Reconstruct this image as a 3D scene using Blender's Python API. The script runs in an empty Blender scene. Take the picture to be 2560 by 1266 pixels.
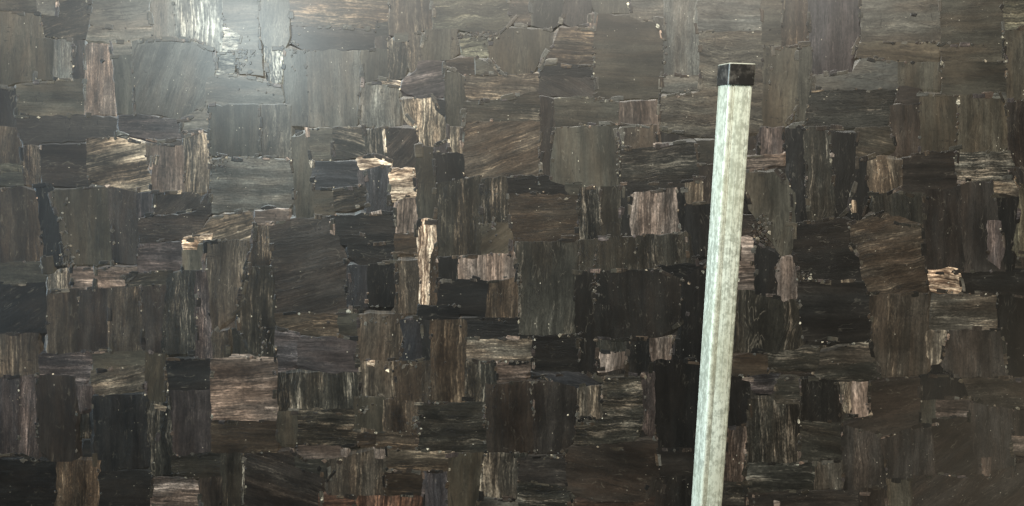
import bpy, math, random
from mathutils import Vector, Matrix, noise

# ------------------------------------------------------------ camera, lamps, exposure
F = 1850.0            # focal length in photo pixels (photo 2560 px wide)
CX, CY = 1280.0, 633.0
SLAB_Y = 1.6          # metres from the camera to the polished face
S = SLAB_Y / F        # metres on the slab per photo pixel

scene = bpy.context.scene
col = scene.collection
scene.render.engine = 'CYCLES'
cam_d = bpy.data.cameras.new('camera')
cam_d.sensor_width = 36.0
cam_d.lens = 36.0 * F / 2560.0
cam_d.clip_end = 100
cam = bpy.data.objects.new('camera', cam_d)
cam.rotation_euler = (math.radians(90), 0, 0)
col.objects.link(cam)
scene.camera = cam

world = bpy.data.worlds.new('World')
scene.world = world
world.use_nodes = True
bg = world.node_tree.nodes['Background']
bg.inputs[0].default_value = (1.0, 0.97, 0.88, 1)
bg.inputs[1].default_value = 0.06

def area_lamp(name, loc, target, size, size_y, power, color, spread=180):
    l = bpy.data.lights.new(name, 'AREA')
    l.shape = 'RECTANGLE'; l.size = size; l.size_y = size_y
    l.energy = power; l.color = color; l.spread = math.radians(spread)
    o = bpy.data.objects.new(name, l)
    o.location = loc
    d = Vector(target) - Vector(loc)
    o.rotation_euler = d.to_track_quat('-Z', 'Y').to_euler()
    col.objects.link(o)
    return o

# cool lamp up to the left behind the viewer: its soft reflection is the bright patch top left
area_lamp('cool_lamp', (-1.13, 0.0, 0.95), (-0.55, SLAB_Y, 0.4), 0.16, 0.30, 15, (0.80, 0.97, 1.0))
# added wide cool light further left, spreads the haze top left
area_lamp('cool_fill', (-2.3, -0.6, 1.6), (-0.3, SLAB_Y, 0.3), 1.8, 0.9, 14, (0.90, 0.97, 1.0))
# added cool light on the left, aimed at the left face of the post
area_lamp('side_fill', (-2.6, 0.45, 0.3), (0.33, 1.2, 0.0), 0.8, 1.4, 11, (0.66, 0.86, 1.0), 50)
# long ceiling light above and behind the viewer
area_lamp('ceiling_lamp', (0.1, -0.4, 1.80), (0.0, SLAB_Y, 0.1), 3.6, 0.8, 130, (1.0, 0.975, 0.89))
# weak warm light from the right
area_lamp('warm_lamp', (2.8, -0.6, -1.1), (0.6, SLAB_Y, -0.2), 1.2, 1.2, 5.5, (1.0, 0.88, 0.64))

scene.view_settings.view_transform = 'Standard'
scene.view_settings.look = 'None'
scene.view_settings.exposure = 0.0
scene.view_settings.gamma = 1.0

# ------------------------------------------------------------ small helpers
def lin(c):
    c = c / 255.0
    return c / 12.92 if c <= 0.04045 else ((c + 0.055) / 1.055) ** 2.4
def rgb(r, g, b, k=1.0):
    return (lin(r) * k, lin(g) * k, lin(b) * k, 1.0)
def P(px, py, y=SLAB_Y):
    """point at depth y seen at photo pixel px, py"""
    return Vector((y * (px - CX) / F, y, y * (CY - py) / F))
def link(o, parent=None):
    col.objects.link(o)
    if parent: o.parent = parent
    return o
def N(nt, kind, **kw):
    n = nt.nodes.new(kind)
    for k, v in kw.items(): setattr(n, k, v)
    return n
def M(nt, op, a, b=None, c=None, clamp=False):
    n = nt.nodes.new('ShaderNodeMath'); n.operation = op; n.use_clamp = clamp
    for i, v in enumerate((a, b, c)):
        if v is None: continue
        if isinstance(v, (int, float)): n.inputs[i].default_value = v
        else: nt.links.new(v, n.inputs[i])
    return n.outputs[0]
def mixc(nt, f, a, b, mode='MIX'):
    n = nt.nodes.new('ShaderNodeMix'); n.data_type = 'RGBA'; n.blend_type = mode
    for s, v in ((0, f), (6, a), (7, b)):
        if isinstance(v, (int, float)): n.inputs[s].default_value = v
        elif isinstance(v, tuple): n.inputs[s].default_value = v
        else: nt.links.new(v, n.inputs[s])
    return n.outputs[2]
def ramp(nt, v, lo, hi, a=0.0, b=1.0, smooth=True):
    n = nt.nodes.new('ShaderNodeMapRange')
    n.interpolation_type = 'SMOOTHSTEP' if smooth else 'LINEAR'
    nt.links.new(v, n.inputs[0])
    for i, x in ((1, lo), (2, hi), (3, a), (4, b)):
        if isinstance(x, (int, float)): n.inputs[i].default_value = x
        else: nt.links.new(x, n.inputs[i])
    return n.outputs[0]
def noise_at(nt, u, v, su, sv, detail=3, rough=0.55, w=0.0, dist=0.0):
    c = nt.nodes.new('ShaderNodeCombineXYZ')
    nt.links.new(M(nt, 'MULTIPLY', u, su), c.inputs[0])
    nt.links.new(M(nt, 'MULTIPLY', v, sv), c.inputs[1])
    c.inputs[2].default_value = w
    n = nt.nodes.new('ShaderNodeTexNoise')
    n.inputs['Scale'].default_value = 1.0
    n.inputs['Detail'].default_value = detail
    n.inputs['Roughness'].default_value = rough
    n.inputs['Distortion'].default_value = dist
    nt.links.new(c.outputs[0], n.inputs['Vector'])
    return n.outputs[0]

# ------------------------------------------------------------ materials
def stone_material():
    m = bpy.data.materials.new('petrified_wood'); m.use_nodes = True
    nt = m.node_tree; bs = nt.nodes['Principled BSDF']
    uv = N(nt, 'ShaderNodeUVMap', uv_map='grain')
    sp = N(nt, 'ShaderNodeSeparateXYZ'); nt.links.new(uv.outputs[0], sp.inputs[0])
    u, v = sp.outputs[0], sp.outputs[1]
    tone = N(nt, 'ShaderNodeAttribute', attribute_name='tone').outputs['Color']
    vein = N(nt, 'ShaderNodeAttribute', attribute_name='vein').outputs['Color']
    pr = N(nt, 'ShaderNodeAttribute', attribute_name='habit').outputs['Color']
    ps = N(nt, 'ShaderNodeSeparateColor'); nt.links.new(pr, ps.inputs[0])
    amount, waves, pits = ps.outputs[0], ps.outputs[1], ps.outputs[2]
    # bend the grain
    bend = noise_at(nt, u, v, 11, 9, 3, 0.55, 3.1)
    v2 = M(nt, 'ADD', v, M(nt, 'MULTIPLY', M(nt, 'SUBTRACT', bend, 0.5), M(nt, 'MULTIPLY', waves, 0.07)))
    broad = noise_at(nt, u, v2, 4, 34, 3, 0.6, 0.7)
    mid = noise_at(nt, u, v2, 9, 165, 5, 0.70, 5.2)
    fine = noise_at(nt, u, v2, 26, 400, 3, 0.65, 9.4)
    mott = noise_at(nt, u, v, 14, 24, 6, 0.66, 2.2)
    cloud = noise_at(nt, u, v, 130, 210, 4, 0.7, 4.2)
    grain = M(nt, 'ADD', M(nt, 'ADD', M(nt, 'MULTIPLY', broad, 0.24), M(nt, 'MULTIPLY', mid, 0.30)),
              M(nt, 'ADD', M(nt, 'MULTIPLY', fine, 0.18), M(nt, 'ADD', M(nt, 'MULTIPLY', mott, 0.20), M(nt, 'MULTIPLY', cloud, 0.08))))
    # pale veins along the grain; "amount" sets how much of the piece they take
    cut = M(nt, 'SUBTRACT', 0.67, M(nt, 'MULTIPLY', amount, 0.30))
    veins = ramp(nt, grain, M(nt, 'SUBTRACT', cut, 0.045), M(nt, 'ADD', cut, 0.10))
    c = mixc(nt, veins, tone, vein)
    # light and dark bands in the body of the stone
    shade = ramp(nt, M(nt, 'ADD', M(nt, 'MULTIPLY', mid, 0.5), M(nt, 'MULTIPLY', mott, 0.5)), 0.32, 0.68, 0.30, 1.9, False)
    sh2 = ramp(nt, M(nt, 'ADD', M(nt, 'MULTIPLY', fine, 0.4), M(nt, 'MULTIPLY', cloud, 0.6)), 0.30, 0.72, 0.25, 1.95, False)
    sc = N(nt, 'ShaderNodeCombineColor')
    s_ = M(nt, 'MULTIPLY', shade, sh2)
    even = ramp(nt, amount, 0.16, 0.45, 0.42, 1.0, False)      # plain stones are evener in tone
    s_ = M(nt, 'ADD', M(nt, 'MULTIPLY', M(nt, 'SUBTRACT', s_, 1.0), even), 1.0)
    for i in range(3): nt.links.new(s_, sc.inputs[i])
    c = mixc(nt, 1.0, c, sc.outputs[0], 'MULTIPLY')
    # blotches across the whole piece
    blo = noise_at(nt, u, v, 5, 11, 3, 0.6, 61.0, 0.4)
    bc = N(nt, 'ShaderNodeCombineColor'); bb = ramp(nt, blo, 0.30, 0.68, 0.55, 1.55, False)
    for i in range(3): nt.links.new(bb, bc.inputs[i])
    c = mixc(nt, 1.0, c, bc.outputs[0], 'MULTIPLY')
    # growth bands along the grain, warmer and cooler
    bn = noise_at(nt, u, v2, 1.6, 34, 2, 0.55, 91.0)
    kc = N(nt, 'ShaderNodeCombineColor'); kb = ramp(nt, bn, 0.40, 0.60, M(nt, 'SUBTRACT', 1.0, M(nt, 'MULTIPLY', even, 0.34)), M(nt, 'ADD', 1.0, M(nt, 'MULTIPLY', even, 0.34)))
    for i in range(3): nt.links.new(kb, kc.inputs[i])
    c = mixc(nt, 1.0, c, kc.outputs[0], 'MULTIPLY')
    hn = ramp(nt, noise_at(nt, u, v, 4, 16, 3, 0.6, 97.0), 0.40, 0.62)
    c = mixc(nt, 1.0, c, mixc(nt, hn, (0.97, 1.0, 1.01, 1), (1.07, 0.985, 0.92, 1)), 'MULTIPLY')
    # thin dark partings along the grain
    dl = noise_at(nt, u, v2, 6, 75, 3, 0.6, 71.0)
    dlm = M(nt, 'MULTIPLY', ramp(nt, M(nt, 'ABSOLUTE', M(nt, 'SUBTRACT', dl, 0.5)), 0.0, 0.022, 1.0, 0.0),
            ramp(nt, noise_at(nt, u, v, 9, 20, 2, 0.5, 81.0), 0.44, 0.56))
    c = mixc(nt, M(nt, 'MULTIPLY', dlm, 0.6), c, (0.010, 0.009, 0.008, 1))
    # thread-like bright lines of silica
    th = noise_at(nt, u, v2, 17, 70, 2, 0.5, 14.0, 0.6)
    thl = ramp(nt, M(nt, 'ABSOLUTE', M(nt, 'SUBTRACT', th, 0.5)), 0.0, 0.016, 1.0, 0.0)
    thg = ramp(nt, noise_at(nt, u, v, 28, 30, 2, 0.5, 21.0), 0.50, 0.62)
    thm = M(nt, 'MULTIPLY', M(nt, 'MULTIPLY', thl, thg), M(nt, 'MULTIPLY', waves, 0.55))
    c = mixc(nt, thm, c, mixc(nt, 0.35, vein, rgb(190, 178, 155)))
    # pale flecks
    vor = N(nt, 'ShaderNodeTexVoronoi'); vor.inputs['Scale'].default_value = 1.0
    cm = N(nt, 'ShaderNodeCombineXYZ')
    nt.links.new(M(nt, 'MULTIPLY', u, 120), cm.inputs[0]); nt.links.new(M(nt, 'MULTIPLY', v, 210), cm.inputs[1])
    nt.links.new(cm.outputs[0], vor.inputs['Vector'])
    fl = ramp(nt, vor.outputs['Distance'], 0.12, 0.26, 1.0, 0.0)
    fs = N(nt, 'ShaderNodeSeparateColor'); nt.links.new(vor.outputs['Color'], fs.inputs[0])
    fsel = ramp(nt, M(nt, 'ADD', fs.outputs[0], M(nt, 'MULTIPLY', pits, 0.06)), 0.950, 0.975)
    fgate = ramp(nt, mott, 0.50, 0.60)
    c = mixc(nt, M(nt, 'MULTIPLY', M(nt, 'MULTIPLY', fl, fsel), M(nt, 'MULTIPLY', fgate, 0.8)), c, rgb(196, 186, 165))
    # dark checks across the grain
    ck = noise_at(nt, u, v, 36, 9, 3, 0.6, 31.0)
    ckm = M(nt, 'MULTIPLY', ramp(nt, M(nt, 'ABSOLUTE', M(nt, 'SUBTRACT', ck, 0.5)), 0.0, 0.006, 1.0, 0.0),
            ramp(nt, noise_at(nt, u, v, 14, 14, 2, 0.5, 40.0), 0.54, 0.6))
    c = mixc(nt, M(nt, 'MULTIPLY', ckm, 0.75), c, (0.006, 0.005, 0.005, 1))
    # small open pits drawn out along the grain
    pt = noise_at(nt, u, v2, 55, 230, 3, 0.6, 50.0)
    pth = M(nt, 'SUBTRACT', 0.80, M(nt, 'MULTIPLY', pits, 0.27))
    ptm = ramp(nt, pt, pth, M(nt, 'ADD', pth, 0.04))
    c = mixc(nt, M(nt, 'MULTIPLY', ptm, 0.85), c, (0.008, 0.007, 0.006, 1))
    nt.links.new(c, bs.inputs['Base Color'])
    r = M(nt, 'ADD', ramp(nt, cloud, 0.3, 0.7, 0.50, 0.40), M(nt, 'MULTIPLY', veins, 0.05))
    r = M(nt, 'ADD', r, M(nt, 'MULTIPLY', ptm, 0.3))
    nt.links.new(r, bs.inputs['Roughness'])
    bs.inputs['IOR'].default_value = 1.50
    bs.inputs['Coat Weight'].default_value = 0.75
    bs.inputs['Coat Roughness'].default_value = 0.33
    bs.inputs['Specular IOR Level'].default_value = 0.14
    h = M(nt, 'SUBTRACT', M(nt, 'ADD', M(nt, 'MULTIPLY', mid, 1.2), M(nt, 'ADD', M(nt, 'MULTIPLY', fine, 0.35), M(nt, 'MULTIPLY', mott, 0.8))),
          M(nt, 'ADD', M(nt, 'MULTIPLY', ptm, 0.9), M(nt, 'ADD', M(nt, 'MULTIPLY', dlm, 0.35), M(nt, 'MULTIPLY', ckm, 0.3))))
    b = N(nt, 'ShaderNodeBump')
    b.inputs['Distance'].default_value = 0.0015
    nt.links.new(M(nt, 'ADD', M(nt, 'MULTIPLY', amount, 0.5), M(nt, 'MULTIPLY', pits, 0.8)), b.inputs['Strength'])
    nt.links.new(h, b.inputs['Height'])
    nt.links.new(b.outputs[0], bs.inputs['Normal'])
    return m

def matrix_material():
    m = bpy.data.materials.new('dark_resin'); m.use_nodes = True
    nt = m.node_tree; bs = nt.nodes['Principled BSDF']
    tc = N(nt, 'ShaderNodeTexCoord')
    n = N(nt, 'ShaderNodeTexNoise'); n.inputs['Scale'].default_value = 60; n.inputs['Detail'].default_value = 5
    nt.links.new(tc.outputs['Object'], n.inputs['Vector'])
    c = mixc(nt, ramp(nt, n.outputs[0], 0.4, 0.7), rgb(30, 27, 24), rgb(70, 64, 54))
    nt.links.new(c, bs.inputs['Base Color']); bs.inputs['Roughness'].default_value = 0.4
    return m
# ------------------------------------------------------------ the stones, as read off the slab
# kind: body colour, vein colour, vein amount, waviness, pits   (colours of the dry stone)
KIND = {
 'k': ((23, 22, 21), (64, 62, 60), .22, .35, .25),
 'd': ((39, 35, 32), (74, 67, 60), .28, .35, .30),
 'D': ((36, 34, 30), (104, 96, 86), .38, .32, .45),
 'o': ((53, 50, 44), (76, 72, 64), .22, .25, .15),
 'g': ((64, 62, 58), (98, 95, 88), .30, .35, .25),
 'b': ((35, 35, 37), (82, 83, 85), .34, .30, .20),
 'v': ((50, 46, 46), (88, 80, 78), .38, .25, .15),
 'n': ((49, 43, 37), (100, 89, 76), .38, .28, .25),
 'y': ((54, 51, 43), (100, 94, 78), .38, .60, .25),
 'p': ((72, 63, 57), (124, 109, 99), .50, .20, .15),
 't': ((60, 54, 47), (132, 119, 103), .50, .32, .20),
 'c': ((84, 68, 56), (194, 174, 152), .66, .40, .20),
 'q': ((62, 60, 55), (140, 138, 130), .58, .20, .95),
 'm': ((46, 37, 32), (80, 62, 52), .30, .30, .25),
 'z': ((54, 51, 46), (96, 91, 82), .36, .50, .80),
 's': ((104, 99, 88), (168, 160, 144), .50, .30, .20),
 'r': ((54, 42, 36), (98, 74, 60), .50, .20, .20),
}
STONES = """
o h -20,-20 95,-20 92,32 70,34 0,26 -20,26
g h 92,-20 145,-20 143,42 92,36
D h20 100,40 140,42 146,-20 232,-20 222,60 215,98 185,100 110,92
o v -20,26 70,34 102,44 112,92 88,200 10,215 -20,215
o v 88,95 135,100 135,200 86,202
g v 135,100 182,100 184,198 135,200
d v 180,100 212,102 212,196 182,198
g h 230,-20 374,-20 374,66 250,73 225,60
g h 222,70 380,66 384,97 330,103 275,109 216,100
g v 372,-20 434,-20 442,96 385,98
q v 430,-20 556,-20 559,60 553,136 540,128 490,106 440,96
p v 212,116 270,112 282,165 292,287 210,289
g h 272,108 330,103 329,138 277,141
o v 280,140 332,138 337,285 295,286
g v20 330,103 385,97 442,96 490,106 540,136 535,190 515,235 516,285 450,302 380,286 335,285
g h 556,-20 646,-20 648,92 600,90 558,62
q h 557,62 602,88 596,128 556,131
g h 600,90 650,90 655,140 660,190 600,186 592,130
q h 537,134 592,129 588,184 541,189
g h 518,195 560,185 640,195 655,210 702,216 712,250 705,262 516,264
o h 40,215 208,196 211,286 160,300 42,292
d v -20,218 40,222 43,318 -20,320
d h 40,290 205,287 292,295 292,346 215,352 60,362 44,330
v h 294,290 340,284 451,301 453,347 400,353 300,332
g h 452,297 516,264 522,332 456,332
g v 645,-20 723,-20 726,90 712,122 660,115 648,90
n h 724,-20 972,-20 968,60 940,72 728,66
d h 728,66 940,72 938,120 830,131 766,129 728,110
D h 938,60 972,55 974,92 938,94
n v 972,-20 1082,-20 1080,76 1030,86 972,90
y h 1080,-20 1292,-20 1284,50 1250,86 1200,89 1140,72 1082,76
d v 936,92 973,90 976,122 938,126
g v 708,122 765,127 773,318 722,318 712,220
g v 765,127 900,127 906,200 896,240 894,318 772,318
q v 660,115 711,122 706,206 672,211 664,150
g h 640,200 692,211 710,238 640,228
o v 900,126 976,121 970,197 905,209
D v 968,100 1022,104 1018,170 1012,196 972,200
o h 985,84 1022,82 1020,105 988,106
t v 1020,84 1066,84 1060,130 1048,166 1030,182 1016,150
o v 1064,75 1146,72 1148,136 1115,152 1058,154 1052,130
y h 1148,84 1226,88 1224,142 1165,142 1150,112
o v 1222,90 1260,72 1376,75 1383,112 1346,160 1336,183 1258,186 1220,150
v h10 1044,153 1112,154 1111,242 1060,251 1000,226 1008,196 1040,176
n h 1108,150 1192,144 1226,154 1250,186 1160,188 1118,172
d h 1188,147 1226,152 1252,186 1192,186
o v 1112,182 1140,176 1162,192 1164,240 1159,320 1115,320 1111,240
n h 1162,188 1255,187 1346,182 1346,231 1240,251 1172,253 1160,220
g v 903,211 960,205 996,215 1003,313 910,319 898,290
t v 1000,250 1082,243 1112,300 1116,350 1062,376 1040,320 1010,282
k h 1084,246 1113,250 1111,292 1088,276
D h 1158,254 1240,250 1346,230 1354,305 1158,305
n h15 1158,303 1354,303 1353,440 1262,442 1198,462 1160,432
n h 1270,-20 1331,-20 1328,64 1276,62
D v 1328,-20 1420,-20 1402,60 1378,76 1328,66
d v 1418,-20 1479,-20 1476,60 1430,70 1400,52
n h 1400,68 1486,72 1484,162 1440,166 1352,160 1383,112
k h 1356,152 1476,164 1482,196 1348,192
d h-25 1346,190 1482,194 1490,246 1345,238
o h 1488,34 1640,42 1661,90 1662,186 1646,246 1550,250 1486,247 1484,100
o v 1478,-20 1572,-20 1578,34 1488,36
g h 1568,-20 1658,-20 1660,92 1640,60 1574,44
g v 1658,-20 1736,-20 1746,80 1749,189 1660,187
g h 1744,-20 1902,-20 1904,78 1830,82 1745,80
z h 1745,80 1926,76 1932,130 1910,330 1790,345 1650,322 1646,245 1752,230
g h 1655,189 1751,188 1749,228 1656,230
p v 1546,256 1640,250 1649,310 1645,328 1600,314 1545,314
o h 1383,248 1440,240 1547,254 1547,314 1470,312 1385,322
d v 1350,240 1386,248 1386,400 1378,452 1352,442
o h 1900,-20 1958,-20 1954,118 1904,114
n v 1954,-20 2019,-20 2021,112 1954,119
v v 2019,-20 2152,-20 2150,90 2128,150 2130,183 2030,186 2022,110
g h 2153,-20 2351,-20 2351,106 2153,110
o h 2153,105 2349,104 2347,157 2240,157 2140,146 2148,110
o h 2351,-20 2506,-20 2509,112 2350,112
o h 2350,110 2509,110 2513,155 2354,155
y h 2506,-20 2600,-20 2600,62 2508,80
o v 2508,78 2600,62 2600,256 2516,256
o v 1908,118 2000,119 2006,250 1960,322 1906,322
o v 1996,118 2031,118 2028,230 2012,310 1994,300
g h 2028,186 2130,182 2152,146 2248,156 2250,212 2240,226 2032,226
D h 2024,225 2242,224 2228,272 2216,322 2010,322
o v 2244,155 2352,158 2354,226 2290,222 2245,216
o h 2352,154 2514,154 2517,238 2354,237
d h 2246,214 2302,220 2298,264 2238,256
d v 2222,264 2300,262 2300,386 2246,392 2228,330
o v 2299,238 2396,238 2396,370 2300,388
o v 2394,238 2500,238 2520,300 2517,378 2392,384
d v 2516,252 2600,250 2600,424 2520,424
n v -20,316 40,320 50,370 55,412 -20,414
y h -20,410 56,409 56,432 -20,434
o h -20,432 60,432 62,464 -20,464
n v 58,366 102,368 102,464 60,464
d h 100,362 218,360 222,466 104,464
t h12 217,346 290,344 367,358 367,420 377,440 379,477 300,481 270,466 218,446
n v 364,358 396,360 388,412 368,414
p v 376,372 394,360 461,362 462,480 378,480
t v 458,345 500,327 522,340 527,400 519,480 463,480
d h 366,349 450,351 455,364 394,361
d h 448,330 500,322 522,332 500,330 462,346
n v -20,480 42,464 88,478 104,560 112,650 60,658 -20,658
k v 88,464 130,460 152,560 158,664 112,664 100,560
o v 124,478 270,465 282,478 282,660 165,662 148,560
d v 268,466 344,480 346,600 344,660 280,660
v v 342,484 388,480 390,536 345,546
d h40 388,481 492,481 502,522 386,537
d h 346,546 490,531 522,478 531,482 528,535 485,594 348,612
t h18 484,594 530,545 620,528 636,560 632,602 560,602 510,607
v h 344,612 452,603 456,672 344,682
o v 454,624 513,608 510,672 455,678
o v 523,263 652,262 652,386 600,396 524,388
g v 650,263 728,262 726,398 650,388
g h 526,402 600,390 727,402 738,500 722,524 640,522 530,534
o v 726,345 778,328 786,430 792,542 740,547 734,440
o h 770,322 834,320 834,402 776,402
D h-14 831,319 906,317 916,394 830,402
D v 904,324 966,319 972,390 920,392
d h50 964,318 1040,322 1042,417 986,418 970,388
t v 1119,317 1157,317 1155,384 1121,380
v v 1088,360 1119,354 1119,383 1088,383
k v 1080,382 1156,384 1163,456 1100,462 1082,442
o v 1038,370 1082,368 1090,450 1087,557 1045,554 1040,450
b h 778,404 896,404 895,466 780,478
o h 783,474 832,472 838,538 788,540
D h10 830,476 915,464 922,512 870,528 836,528
v v 893,426 914,426 914,466 896,466
b v 913,420 972,414 974,536 917,536
c h 893,392 940,387 982,400 982,411 958,413 903,426 892,414
p v 996,500 1036,490 1047,577 989,582 991,532
D v 1088,460 1200,438 1207,640 1094,642
D v 1203,450 1266,440 1277,558 1207,562
o h30 1202,560 1282,555 1276,638 1204,640
k h 826,540 986,530 989,587 833,587
k h 828,588 987,586 987,612 868,616 832,606
d h12 668,562 742,546 826,540 862,640 874,700 868,782 688,787 678,650
n v 636,562 670,566 678,650 672,672 614,664 634,602
k h 866,612 987,605 988,658 900,664 872,644
n h 985,586 1046,584 1046,634 985,636
k h 1268,446 1360,438 1444,464 1446,492 1370,502 1268,484
n h 1268,482 1445,488 1444,604 1290,608 1276,560
o v 1383,320 1545,312 1552,372 1548,462 1452,472 1376,454
o h 1410,456 1456,455 1452,492 1414,482
n v 1558,314 1642,312 1648,368 1556,372
g v 1540,330 1560,316 1560,372 1548,372
D h6 1548,376 1742,356 1748,442 1690,456 1548,464
k h 1548,460 1720,448 1716,474 1560,480
o h 1740,352 1790,348 1790,410 1744,414
d v 1744,412 1786,408 1782,514 1756,506 1750,440
D v 1448,468 1502,465 1506,594 1448,598
D v 1500,466 1556,462 1556,592 1504,592
k v 1552,478 1580,472 1578,588 1552,588
p v 1575,486 1692,468 1702,520 1702,582 1580,587 1573,560
k v 1690,478 1716,476 1722,584 1700,584
t v 1712,452 1758,448 1759,511 1715,511
k v 1716,510 1782,508 1776,644 1724,644 1712,582
D v 1448,600 1592,592 1592,676 1448,682
D v 1588,590 1726,584 1742,668 1590,674
v v 1898,320 1961,316 1957,382 1898,388
p h 1866,396 1960,384 1958,410 1866,432
k v 1963,320 2010,314 2020,560 1978,562 1974,440
D v 2008,316 2080,328 2090,545 2016,560
k v 2076,328 2142,332 2142,442 2122,522 2088,546
o v 1868,430 1948,430 1988,482 1988,602 1960,642 1938,602 1880,522 1864,480
D h-10 2138,320 2228,318 2238,372 2200,387 2140,402
k v 2138,400 2170,396 2172,492 2152,562 2118,532
t v 2167,401 2200,389 2215,398 2257,400 2259,462 2225,486 2175,493 2168,460
d h 2256,398 2302,384 2392,378 2392,482 2330,497 2256,482
D h 2388,384 2524,376 2544,444 2404,456 2386,430
d v 2520,422 2600,422 2600,464 2546,464
D v 2176,486 2258,480 2308,482 2312,566 2250,562 2190,534
k h6 1982,562 2090,545 2126,550 2122,602 2152,652 2156,704 2000,702 1984,642
n h10 2120,562 2200,530 2308,560 2313,645 2318,732 2162,738 2146,642
d v 2306,482 2404,462 2414,680 2312,682
d v 2400,456 2484,454 2516,680 2410,682
n h 2482,456 2552,456 2547,492 2488,492
k v 2488,490 2547,490 2530,680 2514,682
y v 2549,460 2600,458 2600,642 2528,627 2544,552
o h -20,656 102,656 116,702 100,712 -20,712
k h30 -20,710 112,704 122,832 -20,834
t v 120,690 180,672 178,727 122,728
p h 177,675 236,673 236,723 180,726
p h 236,672 342,666 344,682 308,719 238,722
D h 310,690 432,674 430,714 314,718
n v 118,727 200,723 192,882 118,888
d v 198,724 270,720 276,876 192,882
n v 268,720 352,716 362,880 272,878
d v 350,716 432,712 424,770 402,884 358,880
D v 420,684 494,676 492,884 400,888
v v 488,678 519,672 532,892 488,897
n v 510,606 617,600 622,690 604,772 534,834 524,762
D v 612,668 682,666 690,780 692,892 642,894 604,836 592,780
t v 530,830 571,825 573,893 534,896
n v -20,836 98,834 98,940 -20,948
v h 94,888 232,880 230,932 212,962 98,940
o h 230,880 364,876 364,916 234,926
t h14 226,926 362,915 364,972 250,992 228,962
o v 362,880 414,884 418,940 410,1006 364,1002
k h 413,902 528,897 530,976 418,978
b v 868,664 922,664 920,768 868,768
k v 918,662 988,656 992,768 918,768
n v 986,655 1046,650 1042,782 988,788
k h 1090,692 1228,700 1218,794 1090,774
p v 1142,642 1292,632 1288,692 1230,702 1142,698
k v 1093,642 1146,644 1146,698 1093,704
n v 1222,704 1302,694 1294,804 1212,802
k h 1044,764 1148,764 1148,798 1044,802
k h 1146,796 1338,794 1334,852 1164,848
t h 1163,846 1337,848 1334,906 1168,902
t h6 684,784 845,784 846,843 760,836 698,820
o h 847,775 896,778 894,844 847,842
v h 688,824 750,830 744,912 688,934
v h 746,845 892,841 896,932 840,938 742,912
n v6 893,788 1012,784 1002,898 893,904
b v8 998,800 1046,794 1057,840 1064,907 998,903 1008,840
k v 1044,798 1078,802 1080,902 1060,906
n v 1074,800 1167,800 1166,1004 1076,1006
t v 898,904 985,902 990,992 904,990
n v 982,904 1078,900 1072,1010 984,1012
D v 1163,904 1242,904 1242,962 1212,1006 1163,1000
p h 1240,911 1328,905 1314,950 1242,957
D v 688,934 904,930 892,1024 880,1034 688,1034
D v 1292,606 1446,602 1442,740 1440,838 1298,838
k v 1436,680 1494,680 1494,850 1438,840
k v 1488,680 1650,674 1724,708 1718,802 1640,846 1488,850
k h 1640,664 1762,660 1758,720 1724,710
k h 1328,840 1448,836 1450,934 1334,942
k v 1447,848 1494,848 1488,936 1448,934
D v 1488,848 1576,846 1574,882 1488,882
p v 1488,880 1562,879 1568,894 1560,912 1496,925
k v 1566,848 1624,846 1626,944 1568,934
p v 1622,846 1684,844 1678,898 1630,902
k v 1680,848 1712,852 1706,904 1678,902
k v 1702,700 1790,640 1764,904 1702,902
D v 1840,718 1900,732 1992,752 2006,852 1990,884 1838,878
p h 1850,598 1884,602 1890,660 1886,722 1845,726
k v 1883,600 1948,642 1944,742 1888,738
p v 1938,662 1962,640 1986,642 1992,742 1960,757 1944,742
k h 1996,700 2158,702 2172,736 2174,854 2010,854 1996,744
n v 2174,740 2320,734 2318,934 2200,938 2182,852
c h-6 2320,676 2370,669 2394,672 2404,716 2394,734 2332,724
k h 2402,682 2600,678 2600,742 2500,736 2412,734
t h 2334,740 2492,736 2490,826 2322,820
t v 2314,828 2370,828 2356,902 2332,906 2316,892
d v 2366,828 2514,824 2524,944 2400,948 2356,908
k v 2490,736 2600,736 2600,952 2520,948
t h 2044,882 2176,850 2184,906 2044,912
D h 1916,882 2046,868 2046,918 1920,924
D h 2044,912 2184,905 2204,944 2120,962 2048,954
n h 1836,890 1918,882 1922,938 1832,944
v v -20,945 50,940 46,1134 -20,1140
v v 48,942 92,940 98,1154 44,1136
d v 90,938 190,940 190,1160 126,1154 92,1104
v v 187,963 230,965 232,1020 205,1029
k v 230,990 364,986 400,1062 384,1164 234,1184 238,1080
D v 364,1004 424,1008 444,1184 380,1192
v v 418,978 530,974 528,1134 440,1154
k h -20,1146 148,1154 152,1290 -20,1290
n v 142,1154 254,1150 250,1290 140,1290
k h 248,1178 384,1178 384,1290 250,1290
p h 382,1195 484,1196 500,1238 502,1290 374,1290
D h 428,1140 554,1130 554,1192 480,1197 428,1178
D v 552,1130 616,1130 612,1290 550,1290
d v 498,1195 556,1190 556,1290 502,1290
p h 526,897 691,893 692,1052 527,1050
n h 527,1053 694,1052 694,1132 529,1132
d h-15 610,1135 732,1128 804,1180 804,1290 610,1290
o v 692,1030 748,1024 748,1112 692,1106
D h 744,1024 892,1022 896,1114 744,1118
o v 884,992 962,994 962,1084 888,1084
n v 958,1000 1047,1006 1047,1084 958,1080
D h 1044,1008 1218,1008 1218,1132 1042,1124
p h 744,1114 856,1114 852,1152 744,1147
D h 734,1142 854,1150 824,1194 738,1168
n h 892,1080 942,1080 942,1112 892,1110
n h 940,1080 1048,1082 1044,1124 940,1122
t h 964,1126 1134,1130 1122,1178 1050,1180 964,1173
n v 818,1150 964,1118 968,1240 890,1252 820,1238
n h 960,1179 1062,1177 1058,1238 960,1238
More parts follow.
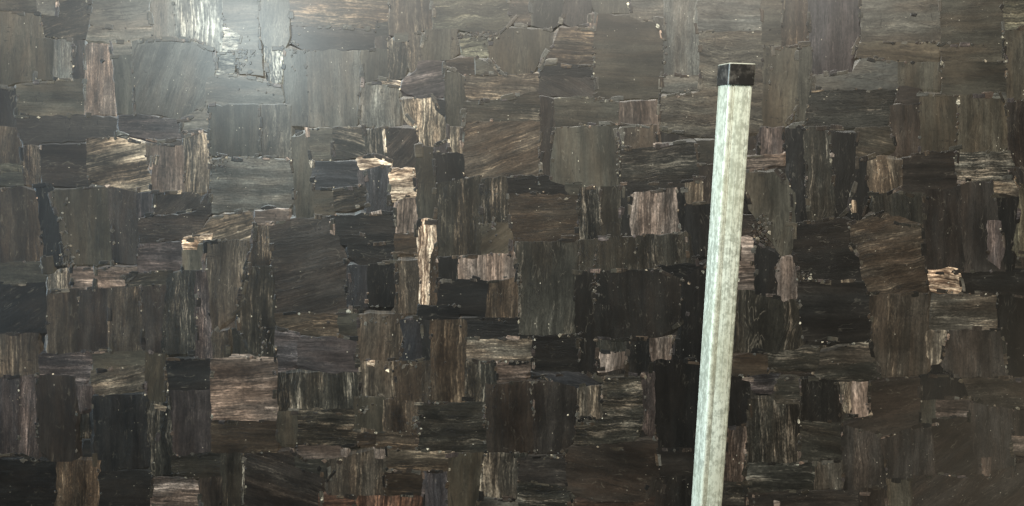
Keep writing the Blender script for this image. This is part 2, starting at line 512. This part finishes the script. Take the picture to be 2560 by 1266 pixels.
r v 896,1239 1062,1239 1064,1290 876,1290
r h 796,1234 880,1240 908,1290 796,1290
v v 1058,1178 1124,1178 1120,1290 1058,1290
o v 1120,1140 1208,1130 1196,1290 1118,1290
t v 1206,1136 1296,1130 1292,1251 1235,1246 1196,1226
g h 1192,1244 1292,1250 1298,1290 1190,1290
d v 1213,960 1330,954 1340,1130 1218,1130
d v 1326,954 1438,952 1442,1084 1412,1134 1336,1130
d h 1292,1140 1412,1138 1418,1224 1296,1204
D h 1296,1202 1424,1216 1434,1290 1296,1290
b h-12 1328,930 1448,930 1508,956 1440,968 1376,952
t v 1448,965 1505,965 1505,1048 1443,1046
D h 1508,948 1612,942 1614,1024 1574,1124 1438,1114 1438,1054 1508,1046
v v 1602,930 1642,930 1644,1104 1612,1070
k v 1638,900 1762,900 1746,1124 1638,1124
d h-8 1412,1120 1644,1100 1648,1200 1644,1258 1500,1254 1418,1224
k h 1640,1120 1745,1120 1740,1194 1650,1194
d v 1628,1192 1664,1198 1664,1290 1596,1290
k v 1658,1190 1742,1190 1735,1290 1660,1290
m h 1418,1254 1602,1254 1640,1240 1634,1290 1418,1290
k v 1822,940 1872,948 1878,1064 1820,1070
p v 1818,1071 1863,1065 1865,1150 1855,1206 1810,1202
D h 1806,1203 1880,1206 1886,1290 1806,1290
D v 1868,998 2004,1006 1994,1164 1868,1154
v h 1868,942 1946,938 1942,982 1880,974
D h 1942,948 2004,948 2004,1010 1938,1012
k v 2002,948 2100,950 2104,1060 2002,1056
t v 2096,955 2131,955 2129,1031 2108,1025
p v 2130,954 2174,957 2171,1043 2128,1037
d h10 2172,954 2302,946 2304,1066 2200,1096 2100,1064 2172,1040
D h-10 1998,1054 2104,1054 2104,1154 2000,1154
d v 2100,1060 2204,1088 2216,1236 2108,1224
o v 2302,1000 2342,990 2344,1062 2302,1066
p h 2340,993 2425,993 2420,1047 2340,1047
n h 2398,946 2600,942 2600,1024 2460,1012 2422,992
k v 2300,940 2402,944 2424,994 2302,1002
t v 2030,1160 2106,1150 2109,1221 2035,1223
D h 1872,1160 2036,1156 2036,1222 1872,1234
d v 2200,1090 2332,1058 2344,1194 2220,1204
d h30 2328,1046 2424,1044 2454,1190 2340,1196
d v 2420,1008 2534,1024 2534,1196 2440,1194
p h 2528,1090 2600,1082 2600,1146 2530,1134
d v 2530,1022 2600,1022 2600,1092 2530,1092
o v 2213,1198 2284,1200 2284,1290 2213,1290
d h40 2282,1188 2452,1186 2600,1144 2600,1290 2282,1290
d h 1868,1230 2156,1226 2150,1290 1868,1290
d v 2148,1220 2216,1222 2216,1290 2148,1290
c h 975,425 1035,421 1040,491 977,500
c v 1047,552 1090,550 1089,600 1085,642 1071,760 1055,760 1046,642 1042,600
n v 1076,640 1092,600 1094,702 1090,762 1074,762
p v 1471,36 1492,36 1489,73 1470,73
g v 1634,43 1660,45 1661,76 1644,76
p v 1650,77 1660,77 1661,97 1652,96
c h 458,602 493,598 491,623 460,623
p h 638,527 723,522 725,549 641,561
c h 458,596 530,585 528,597 470,604
t v 2124,503 2138,502 2142,531 2131,533
p h 2455,233 2482,232 2480,244 2457,244
g h 2482,236 2513,234 2513,243 2482,245
q h 292,328 322,339 318,347 292,338
c v 957,323 960,323 966,380 962,380
q v 608,1143 613,1143 608,1262 604,1262
c h 948,198 996,206 1000,213 949,207
n h 1404,590 1438,590 1436,604 1406,606
o v 102,645 131,640 136,681 108,686
t h 385,1010 416,1018 414,1028 388,1020
p v 852,1124 868,1124 868,1142 854,1142
p v 935,1122 963,1124 962,1146 936,1146
p h 2148,1231 2175,1231 2174,1238 2149,1238
p h 1934,1252 1950,1254 1948,1270 1936,1268
o h 1186,146 1250,170 1252,186 1190,187
c h 918,905 936,902 935,916 920,915
p v 2451,1146 2478,1142 2475,1190 2454,1190
g h 1365,150 1392,148 1391,160 1362,164
v v 2468,552 2500,552 2512,622 2500,672 2470,652
k h 652,521 668,515 692,518 670,524
k h 2277,36 2290,36 2289,39 2278,39
k v 254,149 260,152 256,156 252,153
q v 775,402 785,402 785,418 778,418
o h 1037,362 1056,360 1058,392 1040,394
"""
# ------------------------------------------------------------ mesh for one stone
STONE = stone_material()
RESIN = matrix_material()
NARROW = 0.0

def clean(poly):
    a = sum(poly[i][0] * poly[(i+1) % len(poly)][1] - poly[(i+1) % len(poly)][0] * poly[i][1] for i in range(len(poly)))
    return poly if a > 0 else poly[::-1]

def rough_outline(poly, rng, step, jit):
    """walk round the outline in short steps, each corner knocked off and each edge a little uneven"""
    poly = clean(poly); n = len(poly); out = []
    ph = rng.uniform(0, 100)
    for i in range(n):
        a = Vector(poly[i]); b = Vector(poly[(i+1) % n]); d = b - a; L = d.length
        if L < 1e-6: continue
        t = d / L; nr = Vector((t.y, -t.x))
        k = max(1, int(L / step))
        for j in range(k):
            f = j / k
            p = a + d * f
            if j == 0:
                c = a + t * rng.uniform(0, min(2.5, L * .1)) + nr * -rng.uniform(-1, min(1.2, L * .05))
                out.append(c); continue
            w = noise.noise(Vector((p.x * .05 + ph, p.y * .05, ph))) * jit * 1.6 + rng.uniform(-jit, jit) * .6
            out.append(p + nr * w + t * rng.uniform(-.2, .2) * L / k)
    return out

def stone_geometry(poly, kind, ang, depth, rng, verts, faces, uvs, tones, veins, habits, step=15, jit=2.2, skirt=True, vary=1.0):
    o = rough_outline(poly, rng, step, jit)
    n = len(o)
    if n < 3: return
    area = sum(o[i].x * o[(i+1) % n].y - o[(i+1) % n].x * o[i].y for i in range(n)) / 2
    size = math.sqrt(abs(area))
    nrm = []
    for i in range(n):
        t1 = (o[i] - o[i-1]); t2 = (o[(i+1) % n] - o[i])
        t = (t1.normalized() + t2.normalized())
        t = t.normalized() if t.length > 1e-4 else t1.normalized()
        nrm.append(Vector((t.y, -t.x)))
    out_sign = 1.0
    ch = min(1.2, size * .05); grow = 1.3 if skirt else 0.0
    rings = [(-ch + grow, 0.0), (0.3 + grow, 0.00015)]
    if skirt: rings += [(2.0 + grow, 0.0005), (9.0, 0.0013)]
    else: rings += [(0.6, 0.004)]
    base = len(verts)
    ca, sa = math.cos(ang), math.sin(ang)
    ox, oy = rng.uniform(-40, 40), rng.uniform(-40, 40)
    gs = rng.uniform(.75, 1.7)
    tv = rng.uniform(-.35, .35) * vary
    hue = rng.uniform(-.05, .05) * vary
    tn, vn, am, wv, pt = KIND[kind]
    k = 2 ** tv * 1.06
    wr, wg, wb = (.88, .845, .785) if kind in 'kdDonzmgbv' else (.92, .90, .86)
    tone = (lin(tn[0]) * k * (1 + hue) * wr, lin(tn[1]) * k * wg, lin(tn[2]) * k * (1 - hue) * wb, 1)
    vein = (lin(vn[0]) * k * (1 + hue) * wr, lin(vn[1]) * k * wg, lin(vn[2]) * k * (1 - hue) * wb, 1)
    hab = (min(1, max(0, am - .03 + rng.uniform(-.10, .10) * vary)), min(1, wv * rng.uniform(.7, 1.4)), min(1, pt * rng.uniform(.6, 1.5)), 1)
    for off, dz in rings:
        for i in range(n):
            q = o[i] + nrm[i] * off * out_sign
            p = P(q.x, q.y); p.y -= depth - dz
            verts.append(p)
            x, z = p.x * gs, p.z * gs
            uvs.append((x * ca + z * sa + ox, -x * sa + z * ca + oy))
            tones.append(tone); veins.append(vein); habits.append(hab)
    faces.append([base + i for i in range(n)])
    for r in range(len(rings) - 1):
        for i in range(n):
            j = (i + 1) % n
            faces.append([base + r * n + i, base + (r+1) * n + i, base + (r+1) * n + j, base + r * n + j])

def make_mesh(name, data, mat):
    verts, faces, uvs, tones, veins, habits = data
    me = bpy.data.meshes.new(name)
    me.from_pydata([tuple(v) for v in verts], [], faces)
    me.materials.append(mat)
    uvl = me.uv_layers.new(name='grain')
    flat = []
    for l in me.loops: flat.extend(uvs[l.vertex_index])
    uvl.data.foreach_set('uv', flat)
    for nm, src in (('tone', tones), ('vein', veins), ('habit', habits)):
        at = me.attributes.new(nm, 'FLOAT_COLOR', 'POINT')
        fl = []
        for t in src: fl.extend(t)
        at.data.foreach_set('color', fl)
    me.validate(); me.update()
    return me

def grain_angle(code, rng):
    base = 0.0 if code[0] == 'h' else math.pi / 2
    extra = float(code[1:]) if len(code) > 1 else 0.0
    if code[0] == 'v': extra = -extra
    return base + math.radians(extra + rng.uniform(-2.5, 2.5))

# ------------------------------------------------------------ the slab
slab = bpy.data.objects.new('petrified_wood_panel', None)
slab.location = (0, SLAB_Y, -1.05)
link(slab)
slab['label'] = 'polished panel of dark petrified wood pieces upright behind the galvanised post'
slab['category'] = 'stone panel'
def on_slab(o):
    col.objects.link(o); o.parent = slab
    o.matrix_parent_inverse = Matrix.Translation(slab.location).inverted()
    return o

X0, X1, Z0, Z1 = -1.62, 1.62, -1.05, 0.86
me = bpy.data.meshes.new('backing')
y0, y1 = SLAB_Y + 0.0036, SLAB_Y + 0.022
vs = [(X0, y0, Z0), (X1, y0, Z0), (X1, y0, Z1), (X0, y0, Z1), (X0, y1, Z0), (X1, y1, Z0), (X1, y1, Z1), (X0, y1, Z1)]
fs = [(0, 1, 2, 3), (5, 4, 7, 6), (0, 4, 5, 1), (1, 5, 6, 2), (2, 6, 7, 3), (3, 7, 4, 0)]
me.from_pydata(vs, [], fs); me.materials.append(RESIN)
on_slab(bpy.data.objects.new('backing', me))

rows = []
for line in STONES.strip().splitlines():
    f = line.split()
    rows.append((f[0], f[1], [tuple(float(a) for a in q.split(',')) for q in f[2:]]))
def parea(p):
    return abs(sum(p[i][0] * p[(i+1) % len(p)][1] - p[(i+1) % len(p)][0] * p[i][1] for i in range(len(p)))) / 2
order = sorted(range(len(rows)), key=lambda i: -parea(rows[i][2]))
parts = set(order[:299])
print('stones', len(rows))
edges = []
small = tuple([] for _ in range(6))
for i, (kind, g, poly) in enumerate(rows):
    rng = random.Random(1000 + i)
    a = grain_angle(g, rng)
    depth = 0.0003 + 0.0000015 * i
    size = math.sqrt(parea(poly))
    step = 15 if size > 50 else max(5, size * .3)
    jit = 3.0 if size > 50 else max(.5, size * .04)
    if i in parts:
        d = tuple([] for _ in range(6))
        stone_geometry(poly, kind, a, depth, rng, *d, step=step, jit=jit)
        on_slab(bpy.data.objects.new('stone', make_mesh('stone', d, STONE)))
    else:
        stone_geometry(poly, kind, a, depth, rng, *small, step=step, jit=jit)
    edges.append((poly, depth))

# loose mosaic under and beyond the stones above: fills what shows between them and runs on past the picture
rng = random.Random(77)
px0, px1, py0, py1 = int(CX + X0 / S), int(CX + X1 / S), int(CY - Z1 / S), int(CY - Z0 / S)
y = py0
kinds = 'kkddddDDDoooggnnnvvbptk'
while y < py1:
    h = rng.uniform(60, 120)
    if y + h > py1 - 30: h = py1 - y
    x = px0
    while x < px1:
        w = rng.uniform(60, 170)
        if x + w > px1 - 30: w = px1 - x
        j = lambda: rng.uniform(-9, 9)
        poly = [(max(px0, x + j()), max(py0, y + j())), (min(px1, x + w + j()), max(py0, y + j())),
                (min(px1, x + w + j()), min(py1, y + h + j())), (max(px0, x + j()), min(py1, y + h + j()))]
        inside = -10 < x and x + w < 2570 and -10 < y and y + h < 1276
        kd = rng.choice('kkdddD') if inside else rng.choice(kinds)
        stone_geometry(poly, kd, grain_angle(rng.choice('hv'), rng), -0.0013 + rng.uniform(0, .0003), rng, *small, step=18, jit=2.5)
        x += w
    y += h
o = on_slab(bpy.data.objects.new('mosaic_filling', make_mesh('mosaic_filling', small, STONE)))
o['kind'] = 'stuff'

# chips of pale and dark stone pressed into the joints
chips = tuple([] for _ in range(6))
rng = random.Random(5)
def chip(x, y, s, kind, depth, stretch=1.0, rot=0.0):
    k = rng.randint(4, 6); p = []
    for i in range(k):
        t = 2 * math.pi * i / k + rng.uniform(-.3, .3)
        r = s * rng.uniform(.5, 1.25)
        a, b = r * math.cos(t) * stretch, r * math.sin(t)
        p.append((x + a * math.cos(rot) - b * math.sin(rot), y + a * math.sin(rot) + b * math.cos(rot)))
    stone_geometry(p, kind, rng.uniform(0, 3), depth, rng, *chips, step=99, jit=0, skirt=False)
for poly, depth in edges:
    poly = clean(poly); n = len(poly)
    for i in range(n):
        a = Vector(poly[i]); b = Vector(poly[(i+1) % n]); L = (b - a).length
        t = (b - a) / max(L, 1e-6)
        # chips gather in runs along a joint
        cnt = 0
        if rng.random() < .6: cnt = int(L / rng.uniform(14, 60))
        c0 = rng.random()
        for j in range(cnt):
            f = min(1, max(0, rng.gauss(c0, .22)))
            p = a.lerp(b, f)
            s = rng.choice((1.0, 1.2, 1.5, 1.8, 2.2, 2.8, 3.6, 5.0)) * rng.uniform(.8, 1.2)
            kd = rng.choice('nnnntpggggggvssdDkkk') if s < 4.4 else rng.choice('ppnggoovtkdd')
            chip(p.x + rng.gauss(0, 1.8), p.y + rng.gauss(0, 1.8), s, kd, 0.00092 + rng.uniform(0, .00018), rng.uniform(1, 1.9), math.atan2(t.y, t.x))
# narrow slips of stone wedged along the joints
def slip(x, y, l, w, rot, kind):
    pts = []
    for a, b in ((-.5, -.5), (rng.uniform(-.15, .15), -.5), (.5, -.5), (.5, .5), (rng.uniform(-.15, .15), .5), (-.5, .5)):
        a = a * l * rng.uniform(.8, 1.1); b = b * w * rng.uniform(.65, 1.15)
        pts.append((x + a * math.cos(rot) - b * math.sin(rot), y + a * math.sin(rot) + b * math.cos(rot)))
    g = rot if rng.random() < .7 else rot + math.pi / 2
    stone_geometry(pts, kind, -g, 0.00080 + rng.uniform(0, .0001), rng, *chips, step=9, jit=1.0, skirt=False)
for poly, depth in edges:
    poly = clean(poly); n = len(poly)
    for i in range(n):
        a = Vector(poly[i]); b = Vector(poly[(i+1) % n]); L = (b - a).length
        if L < 40 or rng.random() > .38: continue
        t = (b - a) / L
        for j in range(rng.randint(1, 3)):
            p = a.lerp(b, rng.uniform(.05, .95))
            slip(p.x + rng.gauss(0, 2), p.y + rng.gauss(0, 2), rng.uniform(10, 38), rng.uniform(5, 13),
                 math.atan2(t.y, t.x) + rng.uniform(-.12, .12), rng.choice('kkkdddDDDoognnvp' if p.y > 320 else 'oogggnnDv'))
# clusters the photograph shows
for cx, cy, rx, ry, n, s in ((165, 650, 22, 32, 34, 3.2), (1905, 575, 22, 45, 46, 4.2), (540, 412, 22, 26, 26, 2.4), (735, 105, 8, 60, 18, 2.6),
                             (1215, 90, 70, 14, 44, 3.0), (615, 150, 26, 36, 26, 4.2), (1235, 555, 12, 60, 20, 3.4), (1485, 150, 5, 70, 16, 2.6),
                             (1660, 140, 5, 70, 16, 3.2), (1350, 400, 5, 60, 16, 3.0), (1545, 400, 6, 60, 18, 3.0), (905, 1020, 22, 16, 16, 4),
                             (1040, 1060, 22, 18, 18, 4.2), (1300, 700, 5, 40, 10, 4), (1490, 700, 6, 60, 18, 3.2), (655, 860, 18, 60, 26, 2.8),
                             (2010, 690, 40, 8, 10, 4), (1010, 915, 60, 7, 20, 3.6), (560, 392, 40, 6, 14, 3.4), (1390, 1140, 40, 7, 18, 4),
                             (950, 800, 70, 8, 18, 4.2), (1210, 1050, 5, 60, 16, 3.2), (1470, 1050, 30, 12, 18, 4), (160, 560, 12, 60, 22, 3.4)):
    for j in range(n):
        chip(cx + rng.gauss(0, rx * .55), cy + rng.gauss(0, ry * .55), s * rng.uniform(.3, 1.25), rng.choice('ggggnnnvsodD'),
             0.0010 + rng.uniform(0, .00018), rng.uniform(1, 1.7), rng.uniform(0, 3))
o = on_slab(bpy.data.objects.new('stone_chips', make_mesh('stone_chips', chips, STONE)))
o['kind'] = 'stuff'

# ------------------------------------------------------------ the post
def zinc_material():
    m = bpy.data.materials.new('galvanised_steel'); m.use_nodes = True
    nt = m.node_tree; bs = nt.nodes['Principled BSDF']
    tc = N(nt, 'ShaderNodeTexCoord')
    def tex(kind, sc, **kw):
        mp = N(nt, 'ShaderNodeMapping'); mp.inputs['Scale'].default_value = sc
        nt.links.new(tc.outputs['Object'], mp.inputs[0])
        t = N(nt, kind); t.inputs['Scale'].default_value = 1
        for k, v in kw.items(): t.inputs[k].default_value = v
        nt.links.new(mp.outputs[0], t.inputs['Vector'])
        return t
    band = tex('ShaderNodeTexNoise', (190, 190, 2.2), Detail=3).outputs[0]
    blot = tex('ShaderNodeTexNoise', (130, 130, 95), Detail=6, Roughness=.7).outputs[0]
    fine = tex('ShaderNodeTexNoise', (420, 420, 200), Detail=3, Roughness=.6).outputs[0]
    big = tex('ShaderNodeTexNoise', (16, 16, 5), Detail=3).outputs[0]
    scr = tex('ShaderNodeTexNoise', (600, 600, 5), Detail=2).outputs[0]
    f = ramp(nt, M(nt, 'ADD', M(nt, 'MULTIPLY', band, .28), M(nt, 'ADD', M(nt, 'MULTIPLY', blot, .57), M(nt, 'MULTIPLY', fine, .15))), .42, .57)
    c = mixc(nt, f, rgb(158, 159, 142), rgb(220, 221, 202))
    c = mixc(nt, ramp(nt, big, .45, .65, 0, .35), c, rgb(180, 176, 146))
    c = mixc(nt, ramp(nt, scr, .60, .68, 0, .45), c, rgb(120, 122, 112))
    nt.links.new(c, bs.inputs['Base Color'])
    bs.inputs['Metallic'].default_value = .12
    nt.links.new(ramp(nt, blot, .3, .7, .62, .40), bs.inputs['Roughness'])
    b = N(nt, 'ShaderNodeBump'); b.inputs['Strength'].default_value = .35; b.inputs['Distance'].default_value = .0006
    nt.links.new(M(nt, 'ADD', blot, M(nt, 'MULTIPLY', scr, .7)), b.inputs['Height'])
    nt.links.new(b.outputs[0], bs.inputs['Normal'])
    return m
def plastic_material():
    m = bpy.data.materials.new('black_plastic'); m.use_nodes = True
    nt = m.node_tree; bs = nt.nodes['Principled BSDF']
    tc = N(nt, 'ShaderNodeTexCoord')
    n = N(nt, 'ShaderNodeTexNoise'); n.inputs['Scale'].default_value = 55; n.inputs['Detail'].default_value = 6; n.inputs['Roughness'].default_value = .65
    nt.links.new(tc.outputs['Object'], n.inputs['Vector'])
    n2 = N(nt, 'ShaderNodeTexNoise'); n2.inputs['Scale'].default_value = 260; n2.inputs['Detail'].default_value = 4
    nt.links.new(tc.outputs['Object'], n2.inputs['Vector'])
    # bevel highlights painted pale into the colour of rim and corners
    ge = N(nt, 'ShaderNodeNewGeometry')
    edge = ramp(nt, ge.outputs['Pointiness'], .505, .56)
    c = mixc(nt, ramp(nt, n.outputs[0], .45, .70, 0, .6), rgb(34, 32, 30), rgb(104, 98, 90))
    c = mixc(nt, ramp(nt, n2.outputs[0], .62, .72, 0, .5), c, rgb(120, 120, 112))
    at = N(nt, 'ShaderNodeAttribute', attribute_name='edge_glint').outputs['Fac']
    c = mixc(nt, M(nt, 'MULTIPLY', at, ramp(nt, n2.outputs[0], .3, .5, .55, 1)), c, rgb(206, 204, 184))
    nt.links.new(c, bs.inputs['Base Color'])
    bs.inputs['Roughness'].default_value = .38
    return m

top = P(1841.5, 161, 1.150)
low = P(1764, 1290, 1.275)
axis = (top - low).normalized()
yaw = math.radians(9.0)
fr = Vector((math.sin(yaw), -math.cos(yaw), 0)); fr = (fr - axis * fr.dot(axis)).normalized()
rt = axis.cross(fr).normalized() * -1
if rt.x < 0: rt = -rt
foot = low - axis * 0.40
rot = Matrix((rt, -fr, axis)).transposed().to_4x4()
post = bpy.data.objects.new('steel_post', None)
post.matrix_world = Matrix.Translation(foot) @ rot
link(post)
post['label'] = 'leaning galvanised square steel post with a black plastic end cap'
post['category'] = 'metal post'
LEN = (top - foot).length
def rounded(hw, r, k=5, grooves=False):
    pts = []
    for qx, qy, a0 in ((1, 1, 0), (-1, 1, 90), (-1, -1, 180), (1, -1, 270)):
        for i in range(k + 1):
            t = math.radians(a0 + 90 * i / k)
            pts.append((qx * (hw - r) + r * math.cos(t), qy * (hw - r) + r * math.sin(t)))
        if grooves and qx == -1 and qy == -1:      # rolling lines along the front face
            for gx, w, dp in ((-.0122, .0009, .0008), (-.0098, .0006, .0005), (.0128, .0008, .0007)):
                pts += [(gx - w, -hw), (gx, -hw + dp), (gx + w, -hw)]
    return pts
def loft(name, sections, mat, parent, close_top=True, close_bottom=True, edge_glint=None):
    verts, faces = [], []
    n = len(sections[0][0])
    for pts, z in sections: verts += [(x, y, z) for x, y in pts]
    for s in range(len(sections) - 1):
        for i in range(n):
            j = (i + 1) % n
            faces.append((s*n + i, s*n + j, (s+1)*n + j, (s+1)*n + i))
    if close_bottom: faces.append(tuple(range(n))[::-1])
    if close_top: faces.append(tuple((len(sections)-1)*n + i for i in range(n)))
    me = bpy.data.meshes.new(name); me.from_pydata(verts, [], faces); me.materials.append(mat)
    for p in me.polygons: p.use_smooth = len(p.vertices) == 4
    if edge_glint:
        at = me.attributes.new('edge_glint', 'FLOAT', 'POINT')
        at.data.foreach_set('value', [max(w, 0.16 if i % 6 in (2, 3) else 0) for w in edge_glint for i in range(n)])  # painted highlight runs down the upright corners too
    o = bpy.data.objects.new(name, me); link(o, parent)
    try:
        me.set_sharp_from_angle(angle=math.radians(40))
    except Exception: pass
    return o
H = 0.0200
CAPH = 0.0325
outer = rounded(H, .0042, grooves=True); inner = rounded(H - .002, .0024, grooves=True)
tube = loft('tube', [(inner, LEN - CAPH - .001), (inner, 0), (outer, 0), (outer, LEN - CAPH + .002), (inner, LEN - CAPH + .002)], zinc_material(), post, False, False)
def shrink(d): return rounded(H + .0019 - d, max(.0014, .0034 - d))
z = LEN
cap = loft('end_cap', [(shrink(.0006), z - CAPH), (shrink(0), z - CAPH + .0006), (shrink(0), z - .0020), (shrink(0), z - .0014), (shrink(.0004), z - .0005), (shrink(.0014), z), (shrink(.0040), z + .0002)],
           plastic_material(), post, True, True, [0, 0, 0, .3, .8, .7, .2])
